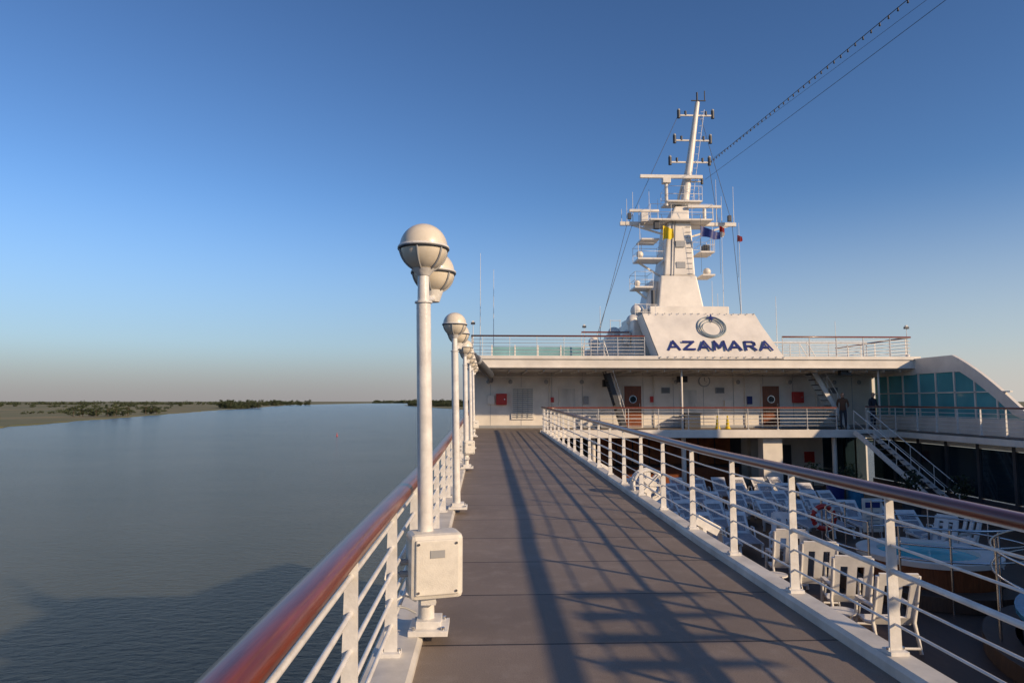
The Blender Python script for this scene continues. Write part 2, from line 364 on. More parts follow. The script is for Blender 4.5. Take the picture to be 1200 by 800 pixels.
# ------------------------------------------------------------------ lamps
def lamp(y, cabinet):
    z = zd(y) + .06; e = empty('deck_lamp', (-.40, y, z))
    b = B()
    top = V((-.05, 0, 2.50))
    b.box((0.02, 0, .018), (.27, .30, .036), WHITE2); b.box((0.02, 0, .06), (.17, .2, .05), WHITE2)
    b.cyl((0, 0, .03), top * .92, .056, WHITE2, .052, 20)
    b.cyl(top * .92, top * .925, .064, WHITE2, n=20); b.cyl(top * .925, top, .044, WHITE2, .040, 20)
    for sx, sy in ((-1, -1), (1, -1), (-1, 1), (1, 1)): b.cyl((.02 + sx * .1, sy * .12, .036), (.02 + sx * .1, sy * .12, .056), .014, STEEL, n=6)
    b.cyl(top, top + V((0, 0, .05)), .045, WHITE2, .085, 20)
    a2 = top * .96 + V((.04, .42, .0))
    b.cyl(top * .93, a2, .028, WHITE2, n=12); b.cyl(a2 + V((0, 0, -.03)), a2 + V((0, 0, .06)), .05, WHITE2, .08, 16)
    b.obj('post', e, .003)
    for k, (c, R) in enumerate(((top + V((0, 0, .21)), .175), (a2 + V((0, 0, .21)), .165))):
        g = B(); g.sphere(c, R, GLOBE, 40, 24); g.obj('globe', e)
        g = B(); g.ring(c, R + .004, .011, WHITE2, 'Z', 40, 6); g.ring(c - V((0, 0, .012)), R + .006, .009, DARK, 'Z', 40, 6)
        for q in range(6):
            a = math.pi / 3 * q + .35; pts = []
            for i in range(10):
                ph = math.pi / 2 + (math.pi / 2 - .35) * i / 9
                pts.append(c + V((math.sin(ph) * math.cos(a), math.sin(ph) * math.sin(a), math.cos(ph))) * (R + .004))
            g.tube(pts, .008, GREY, 6)
        g.obj('cage', e)
    if cabinet:
        s = 1.0 if cabinet == 2 else .7
        g = B(); g.box((.05, -.02, .46), (.37 * s, .25 * s, .44 * s), BOXM, Matrix.Rotation(.25, 3, 'Z')); g.obj('cabinet_body', e, .035)
        R = Matrix.Rotation(.25, 3, 'Z'); O = V((.05, -.02, .46))
        g = B(); g.box(O + R @ V((0, -.13 * s, 0)), (.30 * s, .018, .37 * s), BOXM, R); g.obj('cabinet_cover', e, .012)
        g = B()
        for sx in (-1, 1):
            for sz in (-1, 1): g.cyl(O + R @ V((sx * .13 * s, -.135 * s, sz * .16 * s)), O + R @ V((sx * .13 * s, -.148 * s, sz * .16 * s)), .009, STEEL, n=8)
        g.box(O + R @ V((0, -.142 * s, .09 * s)), (.10 * s, .004, .05 * s), GREY, R)
        g.box((.02, -.02, .22), (.1, .16, .05), WHITE2)
        for q, zz in enumerate((.40, .48)):
            g.cyl((-.11, -.06, zz), (-.18, -.075, zz), .022, GREY, n=10)
            pts = [V((-.17, -.07, zz)), V((-.23, -.08, zz + .01)), V((-.27, -.10, zz - .05)), V((-.27, -.13, zz - .14)), V((-.22, -.14, zz - .20 - .04 * q)), V((-.14, -.10, zz - .22)), V((-.06, -.04, zz - .28))]
            sm = []
            for i in range(len(pts) - 1):
                p0 = pts[max(i - 1, 0)]; p1 = pts[i]; p2 = pts[i + 1]; p3 = pts[min(i + 2, len(pts) - 1)]
                for k in range(5):
                    t = k / 5; sm.append(.5 * ((2 * p1) + (p2 - p0) * t + (2 * p0 - 5 * p1 + 4 * p2 - p3) * t * t + (3 * p1 - p0 - 3 * p2 + p3) * t ** 3))
            g.tube(sm, .008, WHITE2 if q else GREY, 6)
        g.obj('cabinet_fittings', e)
for i, y in enumerate((4.95, 10.2, 15.5, 20.8, 26.2)): lamp(y, 2 if i == 0 else (1 if i in (2, 4) else 0))

# ------------------------------------------------------------------ superstructure
ss = empty('ship_superstructure')
b = B(); b.bb(-.7, 20.1, 34.5, 52, .02, 3.15, WHITE)
b.bb(-.72, 20.2, 35.6, 52, -2.75, .02, WHITE); b.bb(0, 19.5, 52, 56, -2.75, 1.2, WHITE)
b.obj('walls', ss)
b = B()
for x in [i * 1.55 + .3 for i in range(13)]: b.bb(x - .008, x + .008, 34.485, 34.5, .35, 3.14, GREY)
b.bb(-.7, 20.0, 34.47, 34.5, .31, .45, GREY)
b.obj('wall_seams', ss)
b = B(); b.bb(-.85, 20.25, 31.0, 52.4, 3.2, 3.66, WHITE); b.bb(-.7, 20.1, 31.3, 34.5, 3.1, 3.2, DIRTY); b.bb(-.9, 20.3, 30.93, 31.0, 3.56, 3.72, WHITE); b.bb(-.9, 20.3, 30.95, 31.0, 3.16, 3.24, WHITE)
for i in range(26): b.bb(-.5 + i * .8, -.44 + i * .8, 31.3, 34.4, 3.0, 3.1, DIRTY)
b.obj('upper_deck_slab', ss, .015)
b = B(); b.bb(2.64, 18.9, 31.0 - .12, 34.5, .02, .27, WHITE); b.bb(18.9, 20.1, 20, 34.5, .02, .27, WHITE)
b.prism([(2.64, 30.0, .02), (3.7, 30.88, .02), (2.64, 30.88, .02)], (0, 0, .27), WHITE)
b.bb(2.5, 18.9, 30.84, 30.88, .0, .36, WHITE)
b.obj('balcony_slab', ss, .01)
b = B(); b.add([(2.46, 31, .304), (20, 31, .304), (20, 34.5, .304), (2.46, 34.5, .304)], [(0, 1, 2, 3)], DECK); b.add([(18.95, 20, .3), (20, 20, .3), (20, 31, .3), (18.95, 31, .3)], [(0, 1, 2, 3)], DECK)
b.obj('balcony_floor', ss)
for k, x in enumerate((7.5, 14.6)):
    b = B(); b.bb(x - .5, x + .5, 34.40, 34.5, .31, 2.5, WHITE); b.bb(x - .43, x + .43, 34.37, 34.40, .36, 2.42, DOORW)
    b.cyl((x, 34.37, 1.75), (x, 34.35, 1.75), .2, STEEL, n=24); b.cyl((x, 34.352, 1.75), (x, 34.345, 1.75), .155, DGLASS, n=24)
    b.bb(x - .3, x + .3, 34.355, 34.37, .55, 1.3, DOORW); b.cyl((x + .33, 34.33, 1.35), (x + .33, 34.33, 1.55), .015, STEEL, n=8)
    b.obj('wooden_door', ss, .006)
b = B()
for x, zt in ((4.2, 2.35), (10.4, 2.3)):
    b.bb(x - .45, x + .45, 34.44, 34.5, .32, zt, WHITE); b.bb(x - .38, x + .38, 34.42, 34.44, .42, zt - .08, DIRTY); b.cyl((x + .3, 34.38, 1.3), (x + .3, 34.38, 1.5), .014, STEEL, n=6)
b.obj('service_doors', ss, .006)
b = B(); b.bb(1.35, 2.5, 34.42, 34.5, .75, 2.35, WHITE); b.bb(1.42, 2.43, 34.425, 34.43, .82, 2.28, BLACK)
for i in range(15): b.box((1.925, 34.40, .87 + i * .098), (1.02, .05, .012), GREY, Matrix.Rotation(.6, 3, 'X'))
for x in (1.67, 1.92, 2.18): b.bb(x - .01, x + .01, 34.37, 34.40, .82, 2.28, GREY)
for x in (9.2, 12.0, 17.9):
    b.bb(x - .22, x + .22, 34.43, 34.5, 2.05, 2.35, GREY)
    for i in range(5): b.bb(x - .19, x + .19, 34.415, 34.43, 2.09 + i * .05, 2.11 + i * .05, DARK)
b.obj('vent_louvre', ss)
b = B()
for x, z in ((.85, 1.75), (16.0, 1.85)):
    b.bb(x - .27, x + .27, 34.28, 34.5, z - .28, z + .28, RED); b.bb(x - .22, x + .22, 34.265, 34.28, z - .23, z + .23, RED); b.cyl((x + .15, 34.24, z), (x + .15, 34.27, z), .03, STEEL, n=10)
b.bb(.15, .5, 34.35, 34.5, 1.5, 1.95, WHITE); b.bb(12.2, 12.6, 34.35, 34.5, 1.2, 1.7, WHITE); b.bb(5.0, 5.25, 34.4, 34.5, 1.5, 1.9, GREY)
b.bb(8.4, 8.6, 34.42, 34.5, 1.6, 1.9, RED); b.bb(13.4, 13.65, 34.42, 34.5, 1.5, 1.9, NAVY); b.bb(3.3, 3.5, 34.42, 34.5, 1.6, 1.85, RED)
b.obj('fire_hose_cabinets', ss, .01)
b = B()
for x in (.2, 1.3, 3.1, 4.9, 9.7, 12.9, 15.6, 17.9, 19.2):
    b.cyl((x, 34.5, 2.62), (x, 34.34, 2.62), .12, WHITE, .15, 18); b.sphere((x, 34.33, 2.62), .11, GREY, 14, 8, (1, .5, 1))
b.cyl((11.2, 34.5, 2.68), (11.2, 34.44, 2.68), .3, GREY, n=32); b.cyl((11.2, 34.445, 2.68), (11.2, 34.43, 2.68), .25, WHITE, n=32)
b.beam((11.2, 34.42, 2.68), (11.2, 34.42, 2.86), .02, .01, BLACK); b.beam((11.2, 34.42, 2.68), (11.33, 34.42, 2.62), .02, .01, BLACK)
for x in (3.3, 8.6, 13.3, 17.0): b.cyl((x, 34.43, .35), (x, 34.43, 3.1), .035, WHITE, n=10)
b.cyl((-.5, 34.4, 2.9), (19.5, 34.4, 2.9), .03, WHITE, n=8)
b.box((17.0, 31.6, 3.0), (.5, .3, .22), BLACK); b.box((9.9, 33.9, 2.75), (.45, .35, .3), BLACK); b.box((6.2, 34.2, 2.55), (.5, .4, .35), BLACK)
b.obj('wall_fittings', ss)
b = B()
for x in (9.2, 18.6): b.cyl((x, 31.6, .3), (x, 31.6, 3.2), .05, WHITE, n=14)
for x in (5, 9.2, 16.3): b.cyl((x, 31.5, -2.7), (x, 31.5, .02), .11, WHITE, n=16)
b.bb(12.85, 13.75, 31.3, 31.9, -2.7, .02, WHITE)
for y in (2, 8, 14, 20, 26): b.cyl((2.35, y, -2.7), (2.35, y, zd(y) - .16), .09, WHITE, n=14)
b.obj('support_columns', ss)
b = B(); b.bb(-.6, 13.4, 35.5, 35.59, -2.7, 0, DARK)
for i in range(8):
    x = 6.0 + i * .86; b.bb(x, x + .78, 35.42, 35.5, -1.9, -.25, BARW)
b.bb(5.6, 12.7, 34.0, 34.6, -2.7, -1.6, DOORW); b.bb(5.5, 12.8, 33.9, 34.7, -1.6, -1.52, BLACK)
b.bb(13.8, 17.6, 35.2, 35.58, -2.7, .0, WHITE); b.bb(15.0, 15.9, 35.15, 35.2, -2.65, -.6, DARK); b.bb(16.6, 17.1, 35.1, 35.2, -1.5, -.95, RED)
for i in range(4): b.bb(17.7 + i * .6, 18.2 + i * .6, 35.4, 35.58, -2.5, -.2, DGLASS)
b.obj('bar_counter', ss)
b = B()
for i in range(14):
    y = 8 + i * 1.9; b.bb(19.9, 19.98, y + .1, y + 1.8, -2.2, -.25, DGLASS); b.bb(19.84, 19.98, y - .08, y + .08, -2.7, .0, DARK)
b.bb(19.86, 19.98, 7.9, 34.6, -2.7, -2.24, DARK); b.bb(19.86, 19.98, 7.9, 34.6, -.22, .0, WHITE)
b.obj('side_windows', ss)

# starboard wing screen (X = 20)
b = B()
YS = [24.1, 24.4, 24.8, 25.2, 25.6, 26.0, 26.4, 26.8, 27.2, 27.6, 28.0, 28.4, 31]
def wing(y):
    if y >= 28.4: return 3.62
    t = max(0, (y - 24.1) / 4.3)
    return .85 + 2.77 * (math.sin(t * math.pi / 2) * .35 + t * .65)
def lowz(y): return max(1.0, wing(y) - (.55 if y < 28.4 else .72))
for y0, y1 in zip(YS[:-1], YS[1:]):
    b.prism([(20, y0, min(lowz(y0), wing(y0) - .04)), (20, y1, lowz(y1)), (20, y1, wing(y1)), (20, y0, wing(y0))], (.14, 0, 0), WHITE)
b.bb(20, 20.14, 31, 34.5, 2.87, 3.19, WHITE); b.bb(20, 20.14, 23.0, 34.5, .3, .95, WHITE)
for y in (26.0, 27.2, 28.4, 29.6, 30.8, 32.0, 33.2): b.bb(20.01, 20.12, y - .04, y + .04, .95, lowz(y) + .1, WHITE)
b.bb(20.01, 20.12, 25.3, 34.4, 2.0, 2.05, WHITE)
b.obj('wing_screen_frame', ss)
b = B(); gp = [(24.6, .9)] + [(y, max(.92, wing(y) - .3)) for y in YS[1:-1]] + [(30.9, 3.3), (34.4, 3.1), (34.4, .9)]
b.prism([(20.06, y, z) for y, z in gp], (.02, 0, 0), GLASS); b.obj('wing_screen_glass', ss)

railing('upper_deck_railing', [V((-.6, 34.5, 3.66)), V((-.6, 31.25, 3.66)), V((7.4, 31.25, 3.66))], h=.98, sp=1.3, parent=ss, rr=.012)
railing('upper_deck_railing', [V((13.9, 31.25, 3.66)), V((20.0, 31.25, 3.66)), V((20.0, 38, 3.66))], h=.98, sp=1.3, parent=ss, rr=.012)
railing('upper_deck_railing', [V((4.8, 33.6, 3.66)), V((7.2, 33.6, 3.66))], h=1.4, sp=.8, parent=ss, rr=.014)
railing('upper_deck_railing', [V((14.6, 34.2, 3.66)), V((19.6, 34.2, 3.66))], h=.98, sp=1.1, parent=ss, rr=.014, wood=False)
b = B()
for i in range(4): b.bb(.4 + i * 1.15, 1.5 + i * 1.15, 34.0, 34.03, 3.75, 4.35, LGLASS)
for i in range(5): b.bb(.33 + i * 1.15, .40 + i * 1.15, 33.98, 34.05, 3.66, 4.45, WHITE)
b.obj('glass_windbreak', ss)
b = B(); b.cyl((-.75, 27.3, 3.75), (.25, 31.2, 2.85), .17, DARK, .19, 20); b.cyl((-.78, 27.2, 3.78), (-.70, 27.45, 3.72), .2, WHITE, n=20); b.cyl((-.35, 28.8, 3.42), (-.3, 29.0, 3.37), .2, GREY, n=20)
b.cyl((.25, 31.2, 2.85), (.3, 34.5, 2.7), .14, DARK, n=16); b.cyl((-.5, 28.3, 3.5), (-.5, 31.1, 3.75), .035, WHITE, n=8)
b.obj('crane_boom')

def stairs(name, p0, p1, width, n, sm, tm, rails=True, side=None):
    b = B(); p0 = V(p0); p1 = V(p1); d = p1 - p0; h = V((d.x, d.y, 0)).normalized(); sd = h.cross(V((0, 0, 1)))
    for s in (-1, 1): b.beam(p0 + sd * s * width / 2, p1 + sd * s * width / 2, .05, .22, sm)
    R = Matrix((sd, h, V((0, 0, 1)))).transposed()
    for i in range(n):
        p = p0.lerp(p1, (i + .5) / n); b.box(p, (width - .06, .24, .035), tm, R)
    if rails:
        for s in (-1, 1):
            o = sd * s * width / 2
            b.tube([p0 + o + V((0, 0, .95)), p1 + o + V((0, 0, .95))], .022, WHITE2 if sm == WHITE2 else STEEL, 8)
            b.tube([p0 + o + V((0, 0, .5)), p1 + o + V((0, 0, .5))], .012, WHITE2, 8)
            for k in range(5):
                p = p0.lerp(p1, k / 4) + o; b.cyl(p, p + V((0, 0, .95)), .016, WHITE2, n=8)
    return b.obj(name)
stairs('steel_staircase', (6.8, 33.3, .3), (5.8, 33.3, 3.6), .75, 12, DARK, BLACK)
stairs('steel_staircase', (17.7, 33.2, .3), (15.8, 33.2, 3.6), .8, 13, WHITE2, DARK)
stairs('steel_staircase', (18.7, 27.0, -2.7), (17.2, 30.75, .28), .9, 14, WHITE2, DARK)

# ------------------------------------------------------------------ sign board
sg = empty('name_sign_board')
b = B(); BL, BR, TR, TL = V((8.0, 30.9, 3.60)), V((13.85, 30.9, 3.60)), V((13.0, 32.25, 5.85)), V((7.55, 32.25, 5.85))
nrm = (BR - BL).cross(TL - BL).normalized()
if nrm.y > 0: nrm = -nrm
NX, NZ = 28, 14; vs = []
for j in range(NZ + 1):
    for i in range(NX + 1):
        u, v = i / NX, j / NZ; p = BL.lerp(BR, u).lerp(TL.lerp(TR, u), v)
        p = p + nrm * (.02 * math.sin(u * 9 + v * 4) + .014 * math.sin(v * 13 - u * 5) + .008 * math.sin(u * 37 + v * 9)) ; vs.append(p)
b.add(vs, [(j * (NX + 1) + i, j * (NX + 1) + i + 1, (j + 1) * (NX + 1) + i + 1, (j + 1) * (NX + 1) + i) for j in range(NZ) for i in range(NX)], WHITE, True)
for u in [i / 16 for i in range(17)]:
    for q0, q1 in ((BL, BR), (TL, TR)):
        p = q0.lerp(q1, u * .98 + .01) + (.05 if q0 is BL else -.05) * (TL - BL).normalized() + nrm * .05
        b.cyl(p, p + nrm * .02, .03, GREY, n=8)
b.obj('tarpaulin', sg)
b = B(); b.prism([BL - nrm * .08, BR - nrm * .08, TR - nrm * .08, TL - nrm * .08], (0, 1.2, 0), WHITE); b.obj('backing', sg)
ang = math.atan2(2.25, 1.35); Rm = Matrix.Rotation(ang, 3, 'X')
STR = {'A': [[(0, 0), (.5, 1), (1, 0)], [(.2, .32), (.8, .32)]], 'Z': [[(.02, .93), (.95, .93), (.05, .07), (.98, .07)]],
       'M': [[(0, 0), (.08, 1), (.5, .25), (.92, 1), (1, 0)]], 'R': [[(.07, 0), (.07, .93), (.7, .93), (.9, .8), (.9, .6), (.7, .46), (.07, .46)], [(.55, .46), (.95, 0)]]}
b = B(); org = V((8.48, 30.9 + 1.35 * .17, 3.6 + 2.25 * .17)) + nrm * .055
LW, LH, gap = .54, .50, .182; x0 = 0
for ch in 'AZAMARA':
    for kk, st in enumerate(STR[ch]):
        for (ax, ay), (cx, cy) in zip(st[:-1], st[1:]):
            P0 = org + Rm @ V((x0 + ax * LW, ay * LH, 0)); P1 = org + Rm @ V((x0 + cx * LW, cy * LH, 0))
            d = (P1 - P0).normalized(); sd = d.cross(nrm).normalized(); wdt = .05
            P0 = P0 - d * .03; P1 = P1 + d * .03; off = nrm * (.004 * kk + .002 * (ax > .4))
            b.prism([P0 - sd * wdt + off, P1 - sd * wdt + off, P1 + sd * wdt + off, P0 + sd * wdt + off], nrm * .015, NAVY)
    x0 += LW + gap
b.obj('lettering', sg)
b = B(); cc = V((10.75, 30.9 + 1.35 * .68, 3.6 + 2.25 * .68)) + nrm * .06
for q, (R, r, off) in enumerate(((.60, .03, 0), (.50, .025, -.05), (.41, .018, -.09))):
    b.tube([cc + Rm @ V((math.cos(t) * R * 1.12, math.sin(t) * R + off, 0)) for t in [2 * math.pi * i / 36 for i in range(36)]], r, LETTER, 8, True)
st = []
for i in range(8):
    R = .26 if i % 2 == 0 else .07; t = math.pi / 4 * i + math.pi / 2; st.append(cc + Rm @ V((math.cos(t) * R + .05, math.sin(t) * R + .50, .03)))
b.prism(st, nrm * .03, NAVY); b.obj('emblem', sg)

# ------------------------------------------------------------------ mast and its base
ms = empty('ship_mast')
b = B()
b.bb(7.4, 13.2, 33.5, 42, 3.66, 5.7, WHITE); b.bb(8.6, 12.8, 35, 40.5, 5.7, 6.6, WHITE); b.bb(7.9, 8.6, 35.6, 39, 5.7, 6.2, WHITE)
b.bb(6.2, 7.4, 34.5, 38, 3.66, 4.9, WHITE); b.bb(5.2, 6.2, 34.5, 37, 3.66, 4.3, DIRTY)
b.bb(14.2, 15.2, 35, 38, 3.66, 4.5, WHITE); b.bb(13.2, 14.2, 35, 38, 3.66, 5.0, WHITE)
b.obj('base_house', ms, .05)
b = B()
for x, y, z, r in ((7.6, 34.6, 5.75, .34), (6.8, 35.5, 5.2, .34), (5.7, 35.3, 4.7, .3), (8.2, 36.2, 6.5, .36), (7.2, 34.2, 5.0, .25)):
    b.sphere((x, y, z), r, WHITE, 20, 12); b.cyl((x, y, z - r * 1.8), (x, y, z - r * .6), r * .6, WHITE, r * .8, 16)
for x, y, z in ((6.4, 34.4, 4.9), (6.9, 34.4, 4.9), (7.6, 34.0, 5.7), (8.2, 34.0, 5.7), (8.8, 34.6, 5.7)):
    b.cyl((x, y, z), (x, y, z + .9), .015, WHITE2, n=6)
b.tube([(6.4, 34.4, 5.75), (6.95, 34.4, 5.75)], .015, WHITE2, 6); b.tube([(7.6, 34, 6.55), (8.8, 34.2, 6.55)], .015, WHITE2, 6); b.tube([(7.6, 34, 6.15), (8.8, 34.2, 6.15)], .012, WHITE2, 6)
b.box((8.5, 35.4, 6.1), (.5, .5, .7), GREY); b.cyl((8.9, 35.5, 6.6), (8.9, 35.5, 7.5), .1, DARK, n=10)
b.obj('radomes', ms)
b = B()
def taper(z0, x0a, x0b, y0a, y0b, z1, x1a, x1b, y1a, y1b, m=WHITE):
    b.add([(x0a, y0a, z0), (x0b, y0a, z0), (x0b, y0b, z0), (x0a, y0b, z0), (x1a, y1a, z1), (x1b, y1a, z1), (x1b, y1b, z1), (x1a, y1b, z1)],
          [(3, 2, 1, 0), (4, 5, 6, 7), (0, 1, 5, 4), (1, 2, 6, 5), (2, 3, 7, 6), (3, 0, 4, 7)], m)
taper(6.6, 9.5, 12.1, 36.8, 40, 8.6, 9.75, 11.75, 37, 39.6); taper(8.6, 9.95, 11.7, 37.05, 39.6, 11.7, 10.3, 11.6, 37.3, 39)
taper(11.7, 10.3, 11.5, 37.3, 39, 12.7, 10.8, 11.6, 37.6, 38.6); taper(6.6, 8.9, 9.5, 37.4, 39.4, 8.4, 9.3, 9.75, 37.6, 39.2)
b.obj('tower', ms, .08)
b = B()
for z in (7.3, 9.2, 10.4): b.box((10.9, 37.0 + (z - 6.6) * .04, z), (.5, .1, .35), GREY)
for i in range(16): b.cyl((11.25, 36.9 + i * .022, 6.9 + i * .3), (11.55, 36.9 + i * .022, 6.9 + i * .3), .014, GREY, n=5)
b.cyl((10.2, 36.9, 6.6), (10.55, 37.25, 11.7), .03, GREY, n=6); b.cyl((10.35, 36.9, 6.6), (10.7, 37.25, 11.7), .02, GREY, n=6)
b.obj('tower_fittings', ms)
b = B()
def plat(x0, x1, y0, y1, z, rail=True):
    b.bb(x0, x1, y0, y1, z, z + .09, WHITE)
    if rail:
        for zz in (.45, .9): b.tube([(x0, y0, z + zz), (x1, y0, z + zz), (x1, y1, z + zz), (x0, y1, z + zz)], .013, WHITE2, 6, True)
        nx = max(2, int((x1 - x0) / .9) + 1)
        for i in range(nx):
            x = x0 + (x1 - x0) * i / (nx - 1)
            for y in (y0, y1): b.cyl((x, y, z), (x, y, z + .9), .014, WHITE2, n=6)
plat(9.2, 12.7, 36.9, 39.0, 11.7); b.beam((7.7, 38, 11.75), (14.4, 38, 11.75), .2, .2, WHITE)
for x, s in ((8.3, 1), (14.1, -1)): b.beam((x, 38, 11.7), (x + s * 2.4, 38, 11.0), .08, .1, WHITE)
plat(8.5, 9.9, 37, 38.4, 9.5); plat(12.0, 12.8, 37, 38.4, 9.9); plat(12.1, 12.8, 37, 38.4, 8.6, False); plat(10.3, 12.3, 37.4, 38.8, 12.9)
plat(8.3, 9.3, 37, 38.4, 7.9); plat(8.7, 9.7, 37, 38.4, 10.6, False)
b.beam((8.5, 37.8, 7.9), (9.6, 37.8, 7.0), .08, .1, WHITE); b.beam((8.6, 37.8, 9.5), (9.9, 37.8, 8.7), .08, .1, WHITE)
b.sphere((8.7, 37.5, 9.85), .2, WHITE, 14, 8); b.sphere((12.5, 37.5, 8.9), .22, WHITE, 14, 8); b.sphere((8.5, 37.4, 8.2), .18, WHITE, 14, 8); b.box((12.45, 37.5, 10.2), (.35, .4, .4), DARK)
b.obj('platforms', ms)
b = B()
b.cyl((10.3, 37.6, 12.7), (10.3, 37.6, 14.1), .1, WHITE, n=12); b.box((10.3, 37.6, 14.15), (.45, .4, .3), WHITE); b.box((10.6, 37.6, 14.4), (3.6, .16, .2), WHITE)
b.cyl((12.4, 37.4, 11.8), (12.4, 37.4, 12.5), .1, WHITE, n=12); b.box((12.4, 37.4, 12.62), (1.9, .14, .16), WHITE); b.box((9.0, 37.6, 12.0), (.4, .4, .5), WHITE); b.box((9.0, 37.6, 12.4), (1.7, .14, .16), WHITE)
b.box((8.1, 37.3, 12.0), (.2, .2, .35), DARK); b.box((13.9, 37.6, 12.0), (.2, .2, .35), DARK); b.box((9.6, 37.2, 11.45), (.3, .3, .4), DARK)
b.obj('radar_scanners', ms, .02)
b = B()
b.cyl((11.4, 38, 12.6), (12.35, 38, 19.0), .26, WHITE, .13, 18); b.cyl((11.0, 38.3, 12.6), (11.75, 38.15, 15.4), .08, WHITE, .06, 10)
def px(z): return 11.4 + (z - 12.6) * .95 / 6.4
for z, hw in ((18.2, 1.0), (16.7, 1.05), (15.4, 1.15)):
    x = px(z); b.beam((x - hw, 38, z), (x + hw, 38, z), .09, .08, WHITE)
    for s in (-1, 1):
        xx = x + s * hw
        b.cyl((xx, 38, z - .16), (xx, 38, z + .28), .1, DARK, n=10); b.sphere((xx, 38, z + .32), .09, GREY, 10, 6); b.cyl((xx - s * .4, 38, z), (xx - s * .4, 38, z + .26), .07, DARK, n=8)
b.cyl((px(14.2), 37.8, 14.2), (px(14.2) + .8, 37.8, 14.2), .04, WHITE, n=8); b.cyl((px(14.2) + .8, 37.8, 14.05), (px(14.2) + .8, 37.8, 14.4), .08, DARK, n=8)
b.cyl((px(18.9), 38, 19), (px(18.9), 38, 19.6), .05, BLACK, n=8); b.beam((px(18.9) - .35, 38, 19.1), (px(18.9) + .5, 38, 19.1), .05, .05, BLACK); b.cyl((px(18.9) + .45, 38, 19.1), (px(18.9) + .45, 38, 19.7), .03, BLACK, n=6)
for i in range(14):
    z = 12.9 + i * .42; b.cyl((px(z) + .24, 37.85, z), (px(z) + .42, 37.85, z), .012, WHITE2, n=5)
b.cyl((px(12.9) + .42, 37.85, 12.9), (px(18.5) + .42, 37.85, 18.5), .015, WHITE2, n=5)
b.obj('signal_pole', ms)
b = B()
for x, y, z0, z1 in ((14.3, 38, 11.8, 14.0), (13.6, 38, 11.9, 13.4), (14.2, 37, 5, 11.6), (13.4, 37.5, 5, 11.5), (8.1, 38, 11.8, 13.2), (8.8, 38, 11.9, 12.9), (12.9, 38, 9.9, 11.2), (12.6, 37, 6.5, 8.3), (9.4, 38, 12, 13.8), (14.0, 37.2, 11.8, 13.2), (13.1, 38, 12, 12.9), (7.8, 38, 11.8, 12.6), (8.45, 38, 11.8, 13.6), (9.9, 38, 12, 13.2), (13.3, 38, 11.8, 14.4), (8.9, 38, 9.6, 11.2), (9.1, 38, 8, 9.3), (12.3, 38, 13, 14.5), (8.6, 37, 10.6, 11.5), (12.7, 37, 10, 11.4), (12.9, 37, 5.2, 7.6)):
    b.cyl((x, y, z0), (x, y, z1), .022, WHITE2, .01, 6)
for a, c in (((8.1, 38, 11.7), (6.0, 36, 4.9)), ((8.4, 38, 11.7), (5.6, 35, 4.4)), ((14.2, 38, 11.7), (13.9, 36, 5.0)), ((12.5, 38, 18.2), (14.2, 38, 11.8)), ((11.2, 38, 18.2), (8.2, 38, 11.8)), ((12.9, 38, 15.5), (13.4, 38, 11.8))):
    b.cyl(a, c, .014, DARK, n=5)
b.obj('whip_antennas_and_stays', ms)

def flag(name, p, w, h, m, m2=None):
    b = B(); p = V(p); N = 8; vs = []
    for i in range(N + 1):
        for j in (0, 1, 2): vs.append(p + V((w * i / N, .12 * math.sin(i * 1.1 + j * .3), -h * j / 2 * (1 - .35 * i / N) - .35 * i / N * w + .05 * math.sin(i))))
    f1 = [(i * 3, i * 3 + 3, i * 3 + 4, i * 3 + 1) for i in range(N)]; f2 = [(i * 3 + 1, i * 3 + 4, i * 3 + 5, i * 3 + 2) for i in range(N)]
    b.add(vs, f1, m, True); b.add(vs, f2, m2 or m, True)
    b.cyl(p + V((0, 0, .5)), p - V((0, 0, h + 2)), .008, DARK, n=5); b.obj(name)
flag('signal_flag', (9.8, 36.6, 11.3), .6, .8, YELL); flag('ship_flag', (11.9, 36.6, 11.3), 1.1, .6, NAVY); flag('signal_flag', (13.1, 37, 11.4), .3, .7, RED, WHITE); flag('signal_flag', (14.1, 37, 10.9), .3, .4, RED)

for x, y, z0, z1 in ((-.9 + .35, 32, 3.7, 5.3), (-.3, 45, 3.7, 11.5), (.6, 46, 3.7, 10.6), (5.3, 36, 3.7, 5.6), (16.6, 38, 3.7, 7.6), (20.0, 38, 3.7, 6.2), (19.9, 31.3, 3.7, 5.1), (6.5, 38, 4, 7)):
    b = B(); b.cyl((x, y, z0 - .05), (x, y, z0 + .12), .09, WHITE2, n=10); b.cyl((x, y, z0), (x, y, z1), .03, WHITE2, .012, 8)
    if z1 < 6.0: b.box((x, y, z1), (.2, .12, .1), DARK); b.box((x, y, z1 + .08), (.1, .1, .08), WHITE2)
    b.obj('antenna_pole')

def cable(name, a, c, sag, r, bulbs=False):
    a = V(a); c = V(c); b = B(); pts = []
    for i in range(41):
        t = i / 40; p = a.lerp(c, t); p.z -= sag * 4 * t * (1 - t); pts.append(p)
    b.tube(pts, r, BLACK, 6)
    if bulbs:
        n = 100
        for i in range(1, n):
            t = i / n; p = a.lerp(c, t); p.z -= sag * 4 * t * (1 - t)
            b.cyl(p, p - V((0, 0, .06)), .024, BLACK, n=6); b.sphere(p - V((0, 0, .085)), .034, DARK, 8, 6)
    b.obj(name)
cable('light_string_cable', (12.95, 38, 15.4), (10.5, -12, 9.7), .12, .012, True)
cable('stay_cable', (12.95, 38, 15.5), (12.2, -12, 9.8), .12, .006)
cable('stay_cable', (12.7, 38, 14.4), (14.4, -12, 11.8), .12, .009)

